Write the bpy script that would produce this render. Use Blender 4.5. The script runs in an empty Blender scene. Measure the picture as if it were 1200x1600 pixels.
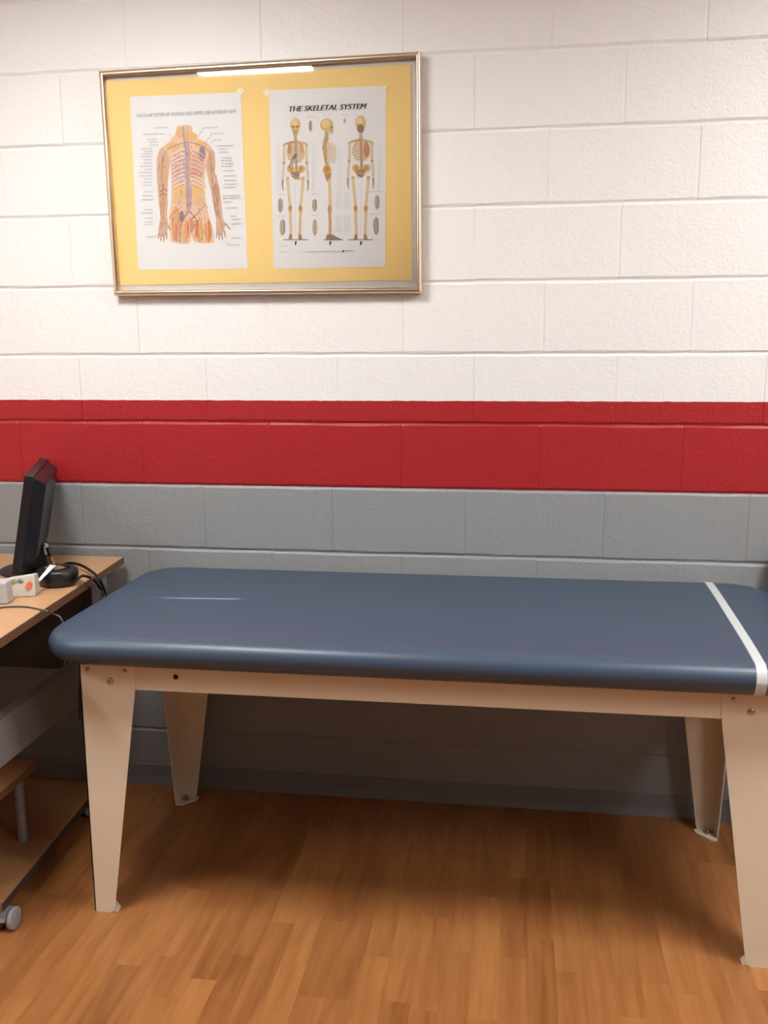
import bpy, bmesh, math, random
from mathutils import Vector, Matrix
random.seed(7)
PI = math.pi
S = bpy.context.scene
COL = S.collection

# ------------------------------------------------------------------ camera
F_PX = 1450.0
CAM = Vector((0.5448, -2.7460, 1.4285))
YAW, PITCH, ROLL = 0.14368, 0.17736, -0.00536
fw = Vector((-math.sin(YAW)*math.cos(PITCH), math.cos(YAW)*math.cos(PITCH), -math.sin(PITCH)))
r0 = Vector((math.cos(YAW), math.sin(YAW), 0)); u0 = r0.cross(fw)
rt = r0*math.cos(ROLL) + u0*math.sin(ROLL); up = -r0*math.sin(ROLL) + u0*math.cos(ROLL)
cd = bpy.data.cameras.new('camera'); cam = bpy.data.objects.new('camera', cd); COL.objects.link(cam)
cd.sensor_fit = 'VERTICAL'; cd.sensor_height = 24.0; cd.lens = 24.0*F_PX/1600.0; cd.clip_start = 0.02
cam.matrix_world = Matrix(((rt.x, up.x, -fw.x, CAM.x), (rt.y, up.y, -fw.y, CAM.y), (rt.z, up.z, -fw.z, CAM.z), (0, 0, 0, 1)))
S.camera = cam

def ray(px, py): return fw + rt*((px-600)/F_PX) + up*((800-py)/F_PX)
def ony(px, py, y):
    d = ray(px, py); return CAM + d*((y-CAM.y)/d.y)
def onz(px, py, z):
    d = ray(px, py); return CAM + d*((z-CAM.z)/d.z)

# ------------------------------------------------------------------ world, exposure, lamp strength
w = bpy.data.worlds.new('world'); S.world = w; w.use_nodes = True
w.node_tree.nodes['Background'].inputs[0].default_value = (0.9, 0.92, 1.0, 1)
w.node_tree.nodes['Background'].inputs[1].default_value = 0.02
S.view_settings.view_transform = 'Standard'; S.view_settings.look = 'None'
S.view_settings.gamma = 1.0; S.view_settings.use_curve_mapping = False
S.view_settings.exposure = 0.0
LAMP2 = 34.0                                 # emission of the narrow panels
LAMP = 49.0                                  # emission of the ceiling diffusers
# (centre x, centre y, size x, size y, label)
TROFFERS = [(-0.62, -1.27, 0.52, 0.52, 'square fluorescent ceiling panel over the desk end of the treatment table'),
            (1.80, -1.27, 0.52, 0.52, 'square fluorescent ceiling panel beyond the strapped end of the treatment table'),
            (-1.895, -2.22, 0.24, 0.70, 'long narrow fluorescent ceiling panel along the wall on the desk side'),
            (2.30, -2.60, 0.24, 0.90, 'long narrow fluorescent ceiling panel along the wall on the chair side')]

# ------------------------------------------------------------------ helpers
def lin(r, g, b):
    f = lambda c: c/12.92 if c <= 0.04045 else ((c+0.055)/1.055)**2.4
    return (f(r/255), f(g/255), f(b/255), 1.0)

def mat(name, col, rough=0.5, spec=0.5, metal=0.0, bump=None, mottle=None, emit=None):
    m = bpy.data.materials.new(name); m.use_nodes = True
    nt = m.node_tree; N = nt.nodes; L = nt.links; p = N['Principled BSDF']
    p.inputs['Base Color'].default_value = col if len(col) == 4 else (*col, 1)
    p.inputs['Roughness'].default_value = rough
    p.inputs['Specular IOR Level'].default_value = spec
    p.inputs['Metallic'].default_value = metal
    if emit:
        p.inputs['Emission Color'].default_value = (*emit[0], 1); p.inputs['Emission Strength'].default_value = emit[1]
    tc = N.new('ShaderNodeTexCoord')
    if bump:
        n = N.new('ShaderNodeTexNoise'); n.inputs['Scale'].default_value = bump[0]; n.inputs['Detail'].default_value = 3
        b = N.new('ShaderNodeBump'); b.inputs['Strength'].default_value = bump[1]; b.inputs['Distance'].default_value = bump[2]
        L.new(tc.outputs['Object'], n.inputs['Vector']); L.new(n.outputs[0], b.inputs['Height']); L.new(b.outputs[0], p.inputs['Normal'])
    if mottle:
        n = N.new('ShaderNodeTexNoise'); n.inputs['Scale'].default_value = mottle[0]; n.inputs['Detail'].default_value = 4
        mx = N.new('ShaderNodeMix'); mx.data_type = 'RGBA'
        c = col[:3]; k = mottle[1]
        mx.inputs['A'].default_value = (*[x*(1-k) for x in c], 1); mx.inputs['B'].default_value = (*[min(1, x*(1+k)) for x in c], 1)
        L.new(tc.outputs['Object'], n.inputs['Vector']); L.new(n.outputs[0], mx.inputs['Factor']); L.new(mx.outputs['Result'], p.inputs['Base Color'])
    return m

def wood(name, dark, light, axis, rough=0.35, rnd=None, scale=1.0, contrast=1.0, tone=0.25, spec=0.5):
    """wood with grain along axis (0 x, 1 y); rnd: None, 'OBJ' or 'ISL' for a tone per piece"""
    m = bpy.data.materials.new(name); m.use_nodes = True
    nt = m.node_tree; N = nt.nodes; L = nt.links; p = N['Principled BSDF']
    p.inputs['Roughness'].default_value = rough; p.inputs['Specular IOR Level'].default_value = spec
    g = N.new('ShaderNodeNewGeometry'); mp = N.new('ShaderNodeMapping')
    sc = [26*scale, 26*scale, 26*scale]; sc[axis] = 2.4*scale
    mp.inputs['Scale'].default_value = sc
    L.new(g.outputs['Position'], mp.inputs['Vector'])
    vec = mp.outputs[0]; rv = None
    if rnd:
        if rnd == 'OBJ': rv = N.new('ShaderNodeObjectInfo').outputs['Random']
        else: rv = g.outputs['Random Per Island']
        mu = N.new('ShaderNodeMath'); mu.operation = 'MULTIPLY'; mu.inputs[1].default_value = 173.0
        L.new(rv, mu.inputs[0])
        ad = N.new('ShaderNodeVectorMath'); ad.operation = 'ADD'; L.new(vec, ad.inputs[0]); L.new(mu.outputs[0], ad.inputs[1]); vec = ad.outputs[0]
    n1 = N.new('ShaderNodeTexNoise'); n1.inputs['Scale'].default_value = 0.55; n1.inputs['Detail'].default_value = 2.0
    L.new(vec, n1.inputs['Vector'])
    # cathedral grain: rings of a slowly varying field
    wv = N.new('ShaderNodeMath'); wv.operation = 'MULTIPLY'; wv.inputs[1].default_value = 34.0; L.new(n1.outputs[0], wv.inputs[0])
    sn = N.new('ShaderNodeMath'); sn.operation = 'SINE'; L.new(wv.outputs[0], sn.inputs[0])
    n2 = N.new('ShaderNodeTexNoise'); n2.inputs['Scale'].default_value = 5.0; n2.inputs['Detail'].default_value = 5; L.new(vec, n2.inputs['Vector'])
    m1 = N.new('ShaderNodeMath'); m1.operation = 'MULTIPLY_ADD'; m1.inputs[1].default_value = 0.13*contrast; L.new(sn.outputs[0], m1.inputs[0])
    s2 = N.new('ShaderNodeMath'); s2.operation = 'MULTIPLY_ADD'; s2.inputs[1].default_value = 1.1*contrast; s2.inputs[2].default_value = 0.5-0.55*contrast
    L.new(n2.outputs[0], s2.inputs[0]); L.new(s2.outputs[0], m1.inputs[2])
    fac = m1.outputs[0]
    if rv is not None:
        t = N.new('ShaderNodeMath'); t.operation = 'MULTIPLY_ADD'; t.inputs[1].default_value = tone*2; t.inputs[2].default_value = -tone; L.new(rv, t.inputs[0])
        a = N.new('ShaderNodeMath'); a.operation = 'ADD'; L.new(fac, a.inputs[0]); L.new(t.outputs[0], a.inputs[1]); fac = a.outputs[0]
    mx = N.new('ShaderNodeMix'); mx.data_type = 'RGBA'; mx.inputs['A'].default_value = dark; mx.inputs['B'].default_value = light
    L.new(fac, mx.inputs['Factor']); L.new(mx.outputs['Result'], p.inputs['Base Color'])
    return m

class MB:
    def __init__(s): s.v = []; s.f = []
    def add(s, v, f):
        o = len(s.v); s.v += [tuple(x) for x in v]; s.f += [tuple(i+o for i in q) for q in f]; return s
    def box(s, x0, x1, y0, y1, z0, z1):
        return s.add([(x0,y0,z0),(x1,y0,z0),(x1,y1,z0),(x0,y1,z0),(x0,y0,z1),(x1,y0,z1),(x1,y1,z1),(x0,y1,z1)],
                     [(0,3,2,1),(4,5,6,7),(0,1,5,4),(1,2,6,5),(2,3,7,6),(3,0,4,7)])
    def prism(s, pts, ax, a0, a1):
        """polygon pts (two coords) extruded along axis ax from a0 to a1"""
        n = len(pts); i0 = [i for i in range(3) if i != ax]
        def mk(p, a):
            q = [0, 0, 0]; q[i0[0]] = p[0]; q[i0[1]] = p[1]; q[ax] = a; return q
        v = [mk(p, a0) for p in pts] + [mk(p, a1) for p in pts]
        f = [tuple(range(n)), tuple(range(2*n-1, n-1, -1))] + [(i, i+n, (i+1) % n+n, (i+1) % n) for i in range(n)]
        return s.add(v, f)
    def tube(s, pts, r, n=10, caps=True):
        pts = [Vector(p) for p in pts]; rs = r if isinstance(r, (list, tuple)) else [r]*len(pts)
        T0 = (pts[1]-pts[0]).normalized(); a = Vector((0,0,1)) if abs(T0.z) < .9 else Vector((1,0,0))
        nrm = T0.cross(a).normalized(); v = []
        for i, p in enumerate(pts):
            t = (pts[min(i+1, len(pts)-1)]-pts[max(i-1, 0)]).normalized()
            nrm = (nrm - t*nrm.dot(t)).normalized(); b = t.cross(nrm)
            v += [p + (nrm*math.cos(2*PI*k/n) + b*math.sin(2*PI*k/n))*rs[i] for k in range(n)]
        f = [(i*n+k, i*n+(k+1) % n, (i+1)*n+(k+1) % n, (i+1)*n+k) for i in range(len(pts)-1) for k in range(n)]
        if caps: f += [tuple(range(n-1, -1, -1)), tuple((len(pts)-1)*n+k for k in range(n))]
        return s.add(v, f)
    def lathe(s, prof, c, axis='z', n=24, sx=1.0, sy=1.0):
        v = []
        for r, h in prof:
            for k in range(n):
                a = 2*PI*k/n; x, y = r*math.cos(a)*sx, r*math.sin(a)*sy
                q = {'z': (x, y, h), 'y': (x, h, y), 'x': (h, x, y)}[axis]
                v.append((c[0]+q[0], c[1]+q[1], c[2]+q[2]))
        m = len(prof)
        f = [(i*n+k, i*n+(k+1) % n, (i+1)*n+(k+1) % n, (i+1)*n+k) for i in range(m-1) for k in range(n)]
        f += [tuple(range(n-1, -1, -1)), tuple((m-1)*n+k for k in range(n))]
        return s.add(v, f)
    def mesh(s, name, m=None, smooth=False, bevel=0, seg=2):
        me = bpy.data.meshes.new(name); me.from_pydata(s.v, [], s.f)
        bm = bmesh.new(); bm.from_mesh(me)
        bmesh.ops.recalc_face_normals(bm, faces=bm.faces)
        if bevel:
            ed = [e for e in bm.edges if len(e.link_faces) == 2 and e.calc_face_angle(0) > 0.5]
            bmesh.ops.bevel(bm, geom=ed, offset=bevel, segments=seg, affect='EDGES', profile=0.5, clamp_overlap=True)
        for fc in bm.faces: fc.smooth = bool(smooth)
        if smooth:
            for e in bm.edges:
                if len(e.link_faces) == 2 and e.calc_face_angle(0) > 0.9: e.smooth = False
        bm.to_mesh(me); bm.free()
        if m: me.materials.append(m)
        return me
    def build(s, name, m, parent=None, smooth=False, bevel=0, seg=2, loc=None, rot=None):
        return put(name, s.mesh(name, m, smooth, bevel, seg), parent, loc, rot)

def put(name, me, parent=None, loc=None, rot=None):
    o = bpy.data.objects.new(name, me); COL.objects.link(o)
    if parent: o.parent = parent
    if loc is not None: o.location = loc
    if rot is not None: o.rotation_euler = rot
    return o
def tag(o, label=None, cat=None, group=None, kind=None):
    if label: o['label'] = label
    if cat: o['category'] = cat
    if group: o['group'] = group
    if kind: o['kind'] = kind
    return o
def empty(name, loc, label, cat, group=None, rotz=0):
    o = bpy.data.objects.new(name, None); COL.objects.link(o); o.location = loc; o.rotation_euler = (0, 0, rotz); o.empty_display_size = .1
    return tag(o, label, cat, group)
def box(*a): return MB().box(*a)
def smooth_path(pts, n=6):
    P = [Vector(p) for p in pts]; P = [P[0]*2-P[1]] + P + [P[-1]*2-P[-2]]; out = []
    for i in range(1, len(P)-2):
        a, b, c, d = P[i-1:i+3]
        for k in range(n):
            t = k/n
            out.append(((b*2)+(c-a)*t+(a*2-b*5+c*4-d)*t*t+(b*3-a-c*3+d)*t**3)*0.5)
    return out + [P[-2]]

# ------------------------------------------------------------------ materials
def wall_material():
    m = bpy.data.materials.new('painted_block'); m.use_nodes = True
    nt = m.node_tree; N = nt.nodes; L = nt.links; p = N['Principled BSDF']
    p.inputs['Roughness'].default_value = 0.42; p.inputs['Specular IOR Level'].default_value = 0.4
    g = N.new('ShaderNodeNewGeometry'); sp = N.new('ShaderNodeSeparateXYZ'); L.new(g.outputs['Position'], sp.inputs[0])
    wob = N.new('ShaderNodeTexNoise'); wob.inputs['Scale'].default_value = 35; L.new(g.outputs['Position'], wob.inputs['Vector'])
    ma = N.new('ShaderNodeMath'); ma.operation = 'MULTIPLY_ADD'; ma.inputs[1].default_value = 0.004; L.new(wob.outputs[0], ma.inputs[0]); L.new(sp.outputs['Z'], ma.inputs[2])
    def step(z):
        c = N.new('ShaderNodeMath'); c.operation = 'GREATER_THAN'; c.inputs[1].default_value = z+0.002; L.new(ma.outputs[0], c.inputs[0]); return c.outputs[0]
    m1 = N.new('ShaderNodeMix'); m1.data_type = 'RGBA'; m1.inputs['A'].default_value = (0.285, 0.29, 0.29, 1); m1.inputs['B'].default_value = (0.37, 0.017, 0.021, 1)
    L.new(step(1.0045), m1.inputs['Factor'])
    m2 = N.new('ShaderNodeMix'); m2.data_type = 'RGBA'; m2.inputs['B'].default_value = (0.83, 0.81, 0.785, 1)
    L.new(step(1.267), m2.inputs['Factor']); L.new(m1.outputs['Result'], m2.inputs['A']); L.new(m2.outputs['Result'], p.inputs['Base Color'])
    n1 = N.new('ShaderNodeTexNoise'); n1.inputs['Scale'].default_value = 130; n1.inputs['Detail'].default_value = 3
    n2 = N.new('ShaderNodeTexNoise'); n2.inputs['Scale'].default_value = 45; n2.inputs['Detail'].default_value = 2
    v = N.new('ShaderNodeTexVoronoi'); v.inputs['Scale'].default_value = 28
    for n in (n1, n2, v): L.new(g.outputs['Position'], n.inputs['Vector'])
    pit = N.new('ShaderNodeMapRange'); pit.inputs['From Min'].default_value = 0.03; pit.inputs['From Max'].default_value = 0.13; pit.inputs['To Min'].default_value = -0.55; pit.inputs['To Max'].default_value = 0
    L.new(v.outputs['Distance'], pit.inputs['Value'])
    a = N.new('ShaderNodeMath'); a.operation = 'MULTIPLY_ADD'; a.inputs[1].default_value = 1.2; L.new(n2.outputs[0], a.inputs[0]); L.new(n1.outputs[0], a.inputs[2])
    a2 = N.new('ShaderNodeMath'); a2.operation = 'ADD'; L.new(a.outputs[0], a2.inputs[0]); L.new(pit.outputs[0], a2.inputs[1])
    b = N.new('ShaderNodeBump'); b.inputs['Strength'].default_value = 0.35; b.inputs['Distance'].default_value = 0.004
    L.new(a2.outputs[0], b.inputs['Height']); L.new(b.outputs[0], p.inputs['Normal'])
    return m
M_WALL = wall_material()
M_CEIL = mat('ceiling_tile', (0.80, 0.79, 0.76), 0.9, bump=(300, .3, .002))
M_BASE = mat('vinyl_base', (0.20, 0.20, 0.205), 0.45, bump=(60, .1, .001))
FD, FL = (0.215, 0.071, 0.019, 1), (0.475, 0.196, 0.064, 1)
M_FLOOR = wood('laminate_strip', FD, FL, 1, 0.34, 'OBJ', tone=.20, contrast=.7, scale=.6)
M_FLOOR2 = wood('laminate_field', FD, FL, 1, 0.34, 'ISL', tone=.20, contrast=.7, scale=.6)
M_SUB = mat('subfloor', (0.12, 0.05, 0.02), 0.8, mottle=(5, .2))
M_VINYL = mat('blue_vinyl', (0.041, 0.066, 0.106), 0.40, 0.55, bump=(420, .12, .0006), mottle=(3, .06))
M_BEIGE = mat('beige_enamel', (0.80, 0.69, 0.525), 0.42, 0.45, bump=(260, .06, .0006), mottle=(9, .03))
M_STEEL = mat('screw_steel', (0.50, 0.47, 0.42), 0.22, metal=1.0, mottle=(200, .1))
M_HOLE = mat('hole_shade', (0.008, 0.007, 0.006), 0.8, mottle=(50, .1))
M_STRAP = mat('white_strap', (0.58, 0.61, 0.62), 0.22, 0.6, bump=(500, .05, .0004))
M_GOLD = mat('champagne_metal', (0.82, 0.66, 0.49), 0.30, metal=1.0, mottle=(30, .03))
M_BACK = mat('backing_board', (0.66, 0.60, 0.55), 0.8, mottle=(20, .04))
M_YEL = mat('yellow_mat', (0.93, 0.665, 0.265), 0.75, 0.25, mottle=(8, .02))
M_PAPER = mat('chart_paper', (0.80, 0.77, 0.75), 0.55, 0.35, mottle=(12, .015))
M_TAPE = mat('clear_tape', (0.98, 0.86, 0.60), 0.12, 0.8, mottle=(60, .1))
M_DESK = wood('desk_maple', (0.44, 0.235, 0.115, 1), (0.57, 0.335, 0.175, 1), 0, 0.4, scale=.7, contrast=.5)
M_SHELF_SHADED = wood('shaded_shelf_wood', (0.33, 0.155, 0.064, 1), (0.43, 0.225, 0.10, 1), 0, 0.4, scale=.7, contrast=.5)  # desk wood with the shade under the desktop mixed into its colour
M_EDGE = wood('desk_edge', (0.14, 0.065, 0.028, 1), (0.22, 0.105, 0.046, 1), 1, 0.45, scale=.7, contrast=.5)
M_DBROWN = mat('dark_panel', (0.045, 0.028, 0.024), 0.55, mottle=(6, .15))
M_GREYM = mat('grey_steel', (0.23, 0.222, 0.23), 0.45, 0.5, mottle=(14, .06))
M_CAST = mat('caster_grey', (0.30, 0.31, 0.33), 0.4, mottle=(30, .08))
M_RUB = mat('black_rubber', (0.012, 0.012, 0.013), 0.6, mottle=(40, .2))
M_BLK = mat('black_plastic', (0.009, 0.008, 0.010), 0.38, 0.5, bump=(600, .05, .0003))
M_SCRN = mat('screen_glass', (0.006, 0.006, 0.008), 0.12, 0.5, mottle=(3, .1))
M_TAN = mat('tan_plastic', (0.26, 0.17, 0.075), 0.4, mottle=(40, .15))
M_WHT = mat('white_plastic', (0.70, 0.69, 0.66), 0.4, mottle=(30, .05))
M_GREYP = mat('grey_plastic', (0.45, 0.45, 0.44), 0.5, mottle=(30, .08))
M_CART = mat('carton', (0.58, 0.53, 0.44), 0.6, mottle=(50, .1))
M_REDP = mat('red_print', (0.70, 0.17, 0.10), 0.6, mottle=(50, .1))
M_GRNP = mat('green_print', (0.30, 0.33, 0.12), 0.6, mottle=(50, .1))
M_DKP = mat('dark_print', (0.05, 0.05, 0.05), 0.6, mottle=(50, .1))
M_ORG = mat('orange_sleeve', (0.42, 0.20, 0.09), 0.5, mottle=(50, .1))
M_DGREY = mat('dark_grey_cable', (0.10, 0.085, 0.08), 0.5, mottle=(40, .1))
M_CHAIR = mat('chair_fabric', (0.018, 0.018, 0.024), 0.8, bump=(500, .3, .001))
M_DIFF = mat('lamp_diffuser', (0.8, 0.8, 0.8), 0.5, emit=((0.985, 1.0, 0.99), LAMP))
M_DIFF2 = mat('narrow_lamp_diffuser', (0.8, 0.8, 0.8), 0.5, emit=((0.985, 1.0, 0.99), LAMP2))
M_LWHITE = mat('lamp_housing', (0.8, 0.8, 0.78), 0.4, mottle=(5, .02))

def glass_material():
    m = bpy.data.materials.new('picture_glass'); m.use_nodes = True
    N = m.node_tree.nodes; L = m.node_tree.links; N.remove(N['Principled BSDF'])
    t = N.new('ShaderNodeBsdfTransparent'); g = N.new('ShaderNodeBsdfGlossy'); g.inputs['Roughness'].default_value = 0.03
    fr = N.new('ShaderNodeFresnel'); fr.inputs['IOR'].default_value = 1.35
    mx = N.new('ShaderNodeMixShader'); L.new(fr.outputs[0], mx.inputs[0]); L.new(t.outputs[0], mx.inputs[1]); L.new(g.outputs[0], mx.inputs[2])
    L.new(mx.outputs[0], N['Material Output'].inputs['Surface'])
    return m
M_GLASS = glass_material()

# ------------------------------------------------------------------ room shell
BL, CO = 0.4064, 0.2032
X0, X1, Y0, ZC = -5*BL, 7*BL, -6.5, 2.626
COURSE = [0.0, 0.190, 0.392, 0.596, 0.801, 1.0045, 1.2005, 1.4035, 1.608, 1.8155, 2.018, 2.2215, 2.4205, ZC]
DX = {4: -0.013, 6: 0.008, 3: -0.002, 5: -0.003, 7: 0.003, 8: 0.004, 9: 0.003, 10: 0.002, 11: 0.006}

wall = tag(box(X0-.1, X1+.1, 0.0045, 0.20, -0.06, ZC+.06).build('wall_back', M_WALL), 'concrete block wall painted white over red over grey', kind='structure')
block_cache = {}
def block_mesh(wd, ht, var):
    """one concrete block: front face at y=0, soft rounded arrises, a little unevenness along top and bottom edge"""
    key = (round(wd, 4), round(ht, 4), var)
    if key in block_cache: return block_cache[key]
    rr = random.Random(hash(key) & 0xffff); n = 5
    jh, jv = 0.0014, 0.0003                    # half joint widths
    bh, bv = 0.0065, 0.0045                    # arris widths
    v = []; f = []
    xs = [-wd/2+jv, -wd/2+jv+bv] + [-wd/2+jv+bv+(wd-2*jv-2*bv)*k/n for k in range(1, n)] + [wd/2-jv-bv, wd/2-jv]
    zs = [-ht/2+jh, -ht/2+jh+bh, ht/2-jh-bh, ht/2-jh]
    for j, z in enumerate(zs):
        for i, x in enumerate(xs):
            ex = i in (0, len(xs)-1); ez = j in (0, 3)
            y = 0.0 + (0.0036 if ez else 0) + (0.0008 if ex else 0)
            if not ex: z2 = z + (rr.uniform(-.0016, .0016) if j in (0, 1, 2, 3) else 0)
            else: z2 = z
            v.append((x, min(y, .0044) + (0 if ez or ex else 0), z2))
    nx = len(xs)
    for j in range(3):
        for i in range(nx-1): f.append((j*nx+i, j*nx+i+1, (j+1)*nx+i+1, (j+1)*nx+i))
    # back ring
    ring = [i for i in range(nx)] + [j*nx+nx-1 for j in range(1, 4)] + [3*nx+i for i in range(nx-2, -1, -1)] + [j*nx for j in range(2, 0, -1)]
    o = len(v)
    for k in ring: v.append((v[k][0], 0.0046, v[k][2]))
    m = len(ring)
    for k in range(m): f.append((ring[k], ring[(k+1) % m], o+(k+1) % m, o+k))
    b = MB(); b.add(v, f)
    me = b.mesh('block', M_WALL)
    block_cache[key] = me; return me
for c in range(13):
    z0, z1 = COURSE[c], COURSE[c+1]; dx = DX.get(c, 0.0)
    js = [k*BL+dx for k in range(-5, 8)] if c % 2 == 0 else [(k+.5)*BL+dx for k in range(-6, 8)]
    js = [x for x in js if X0+.06 < x < X1-.06]
    js = [X0] + js + [X1]
    for a, b in zip(js[:-1], js[1:]):
        wd = b-a
        o = put('block', block_mesh(wd, z1-z0, random.randint(0, 2)), wall, ((a+b)/2, random.uniform(-.0006, .0006), (z0+z1)/2))
        if abs(wd-BL) < 1e-4 and random.random() < .0: o.rotation_euler.y = PI

fl = tag(box(X0-.1, X1+.1, Y0-.1, 0.1, -0.06, -0.0085).build('floor', M_SUB), 'honey brown wood laminate floor of narrow strips', kind='structure')
SW = 0.0640
strip_cache = {}
def strip_mesh(ln):
    k = round(ln, 3)
    if k not in strip_cache:
        strip_cache[k] = box(-SW/2+.0001, SW/2-.0001, -ln/2+.0001, ln/2-.0001, -.0085, 0).mesh('floor_strip', M_FLOOR)
    return strip_cache[k]
field = MB(); nstrip = 0
LEN = [0.28, 0.34, 0.40, 0.46, 0.52]
ncol = int(math.ceil((X1-X0)/SW))
for i in range(ncol):
    xc = X0 + (i+.5)*SW
    if xc+SW/2 > X1: continue
    y = 0.0 + random.uniform(0, .3)
    while y > Y0:
        ln = random.choice(LEN); ya, yb = y-ln, min(y, 0.0); y -= ln
        ya = max(ya, Y0)
        if yb-ya < .02: continue
        d = Vector((xc, (ya+yb)/2, 0))
        vis = yb > -1.50 and -1.05 - .02 < xc < 1.42 and nstrip < 300
        if vis and abs((yb-ya)-ln) < 1e-6:
            put('floor_strip', strip_mesh(ln), fl, (xc, (ya+yb)/2, 0)); nstrip += 1
        elif vis:
            put('floor_strip', strip_mesh(yb-ya), fl, (xc, (ya+yb)/2, 0)); nstrip += 1
        else:
            field.box(xc-SW/2+.0002, xc+SW/2-.0002, ya+.0002, yb-.0002, -.0085, 0)
tag(field.build('floor_strip_field', M_FLOOR2, fl), kind='stuff')

tag(box(X0-.1, X0, Y0-.1, 0.0045, -0.06, ZC+.06).build('wall_left', M_WALL), kind='structure')
tag(box(X1, X1+.1, Y0-.1, 0.0045, -0.06, ZC+.06).build('wall_right', M_WALL), kind='structure')
tag(box(X0, X1, Y0-.1, Y0, -0.06, ZC+.06).build('wall_front', M_WALL), kind='structure')
tag(box(X0-.1, X1+.1, Y0-.1, 0.2, ZC, ZC+.1).build('ceiling', M_CEIL), kind='structure')
# vinyl cove base along the block wall
prof = [(-.0005, 0.0), (-.016, 0.0), (-.0155, .004), (-.009, .016), (-.0065, .03), (-.0060, .060), (-.0045, .0655), (-.0005, .067)]
tag(MB().prism(prof, 0, X0, X1).build('baseboard_back', M_BASE, smooth=True), 'dark grey vinyl cove base along the block wall', kind='structure')

# ------------------------------------------------------------------ ceiling lights
for cx, cy, sx, sy, lab in TROFFERS:
    t = empty('ceiling_light', (cx, cy, ZC), lab, 'ceiling light', 'fluorescent ceiling panels')
    b = MB()
    for (xa, xb, ya, yb) in ((-sx/2-.02, sx/2+.02, -sy/2-.02, -sy/2), (-sx/2-.02, sx/2+.02, sy/2, sy/2+.02), (-sx/2-.02, -sx/2, -sy/2, sy/2), (sx/2, sx/2+.02, -sy/2, sy/2)):
        b.box(xa, xb, ya, yb, -.022, 0)
    b.build('lamp_frame', M_LWHITE, t)
    box(-sx/2, sx/2, -sy/2, sy/2, -.014, -.002).build('diffuser', M_DIFF if sx > .4 else M_DIFF2, t)

# ------------------------------------------------------------------ treatment table
PX0, PX1, PY0, PY1 = -0.597, 1.262, -0.772, -0.010
PZ0, PZ1 = 0.672, 0.750
TC = (0.34, -0.39)
table = empty('treatment_table', (TC[0], TC[1], 0), 'long treatment table with blue vinyl pad on beige tapered steel legs', 'treatment table')
def T(x, y, z=0): return (x-TC[0], y-TC[1], z)
def rrect(inset, R=0.125, n=10):
    r = max(R-inset, 0.004); x0, x1, y0, y1 = PX0+inset, PX1-inset, PY0+inset, PY1-inset
    pts = []
    for cx, cy, a0 in ((x1-r, y1-r, 0), (x0+r, y1-r, PI/2), (x0+r, y0+r, PI), (x1-r, y0+r, 1.5*PI)):
        for k in range(n+1):
            a = a0 + PI/2*k/n; pts.append((cx+r*math.cos(a), cy+r*math.sin(a)))
    return pts
RT, RB, RBY = 0.034, 0.044, 0.062           # edge: upper radius, lower height, lower tuck
PROF = [(0.20, PZ0), (0.08, PZ0)]
PROF += [(RBY-RBY*math.sin(a), PZ0+RB-RB*math.cos(a)) for a in [PI/2*k/6 for k in range(0, 7)]]
PROF += [(RT-RT*math.cos(a), PZ1-RT+RT*math.sin(a)-.003*(1-math.sin(a))*0) for a in [PI/2*k/9 for k in range(1, 10)]]
PROF += [(0.050, PZ1)]
def crown(x, y):
    d = min(x-PX0, PX1-x, y-PY0, PY1-y)-.05
    return 0.0038*(1-math.exp(-max(d, 0)/.07))
DA, DB = onz(236, 936, PZ1), onz(392, 938, PZ1)          # ends of the pressed crease
DCX, DHL = (DA.x+DB.x)/2, (DB.x-DA.x)/2+.030
def sstep(a, b, t):
    t = max(0, min(1, (t-a)/(b-a))); return t*t*(3-2*t)
def dent(x, y):
    u = (x-DCX)/DHL
    yf = DA.y + (DB.y-DA.y)*(x-DA.x)/(DB.x-DA.x) + .030*max(0, abs(u)-.55)**2/.2
    t = y-yf
    return (-.0055*math.exp(-(t/.0032)**2) + .0028*sstep(.002, .014, t)*(1-sstep(.012, .075, t)))*(1-sstep(.80, 1.12, abs(u)))
v = []; n = 44
for ins, z in PROF: v += [T(x, y, z) for x, y in rrect(ins)]
f = [(i*n+k, i*n+(k+1) % n, (i+1)*n+(k+1) % n, (i+1)*n+k) for i in range(len(PROF)-1) for k in range(n)]
f += [tuple(range(n-1, -1, -1)), tuple((len(PROF)-1)*n+k for k in range(n))]
me = bpy.data.meshes.new('pad'); me.from_pydata(v, [], f); bm = bmesh.new(); bm.from_mesh(me)
bmesh.ops.recalc_face_normals(bm, faces=bm.faces)
cuts = [((1, 0, 0), DCX-.22+.44*k/54) for k in range(55)] + [((0, 1, 0), DA.y-.020+.050*k/36) for k in range(37)] + [((0, 1, 0), DA.y+.035+.08*k/12) for k in range(13)]
cuts += [((1, 0, 0), .05+.1*k) for k in range(12)] + [((0, 1, 0), PY0+.07+.06*k) for k in range(11)]
for nv, c0 in cuts:
    cap = [q for q in bm.faces if all(abs(x.co.z-PZ1) < 1e-6 for x in q.verts)]
    es = {e for q in cap for e in q.edges}; vs = {x for q in cap for x in q.verts}
    co = T(c0, c0)
    bmesh.ops.bisect_plane(bm, geom=cap+list(es)+list(vs), dist=1e-6, plane_co=(co[0], co[1], PZ1), plane_no=nv)
for x in bm.verts:
    if abs(x.co.z-PZ1) < 1e-6: x.co.z += crown(x.co.x+TC[0], x.co.y+TC[1])+dent(x.co.x+TC[0], x.co.y+TC[1])
for q in bm.faces: q.smooth = True
bm.to_mesh(me); bm.free(); me.materials.append(M_VINYL)
pad = put('pad', me, table)
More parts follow.
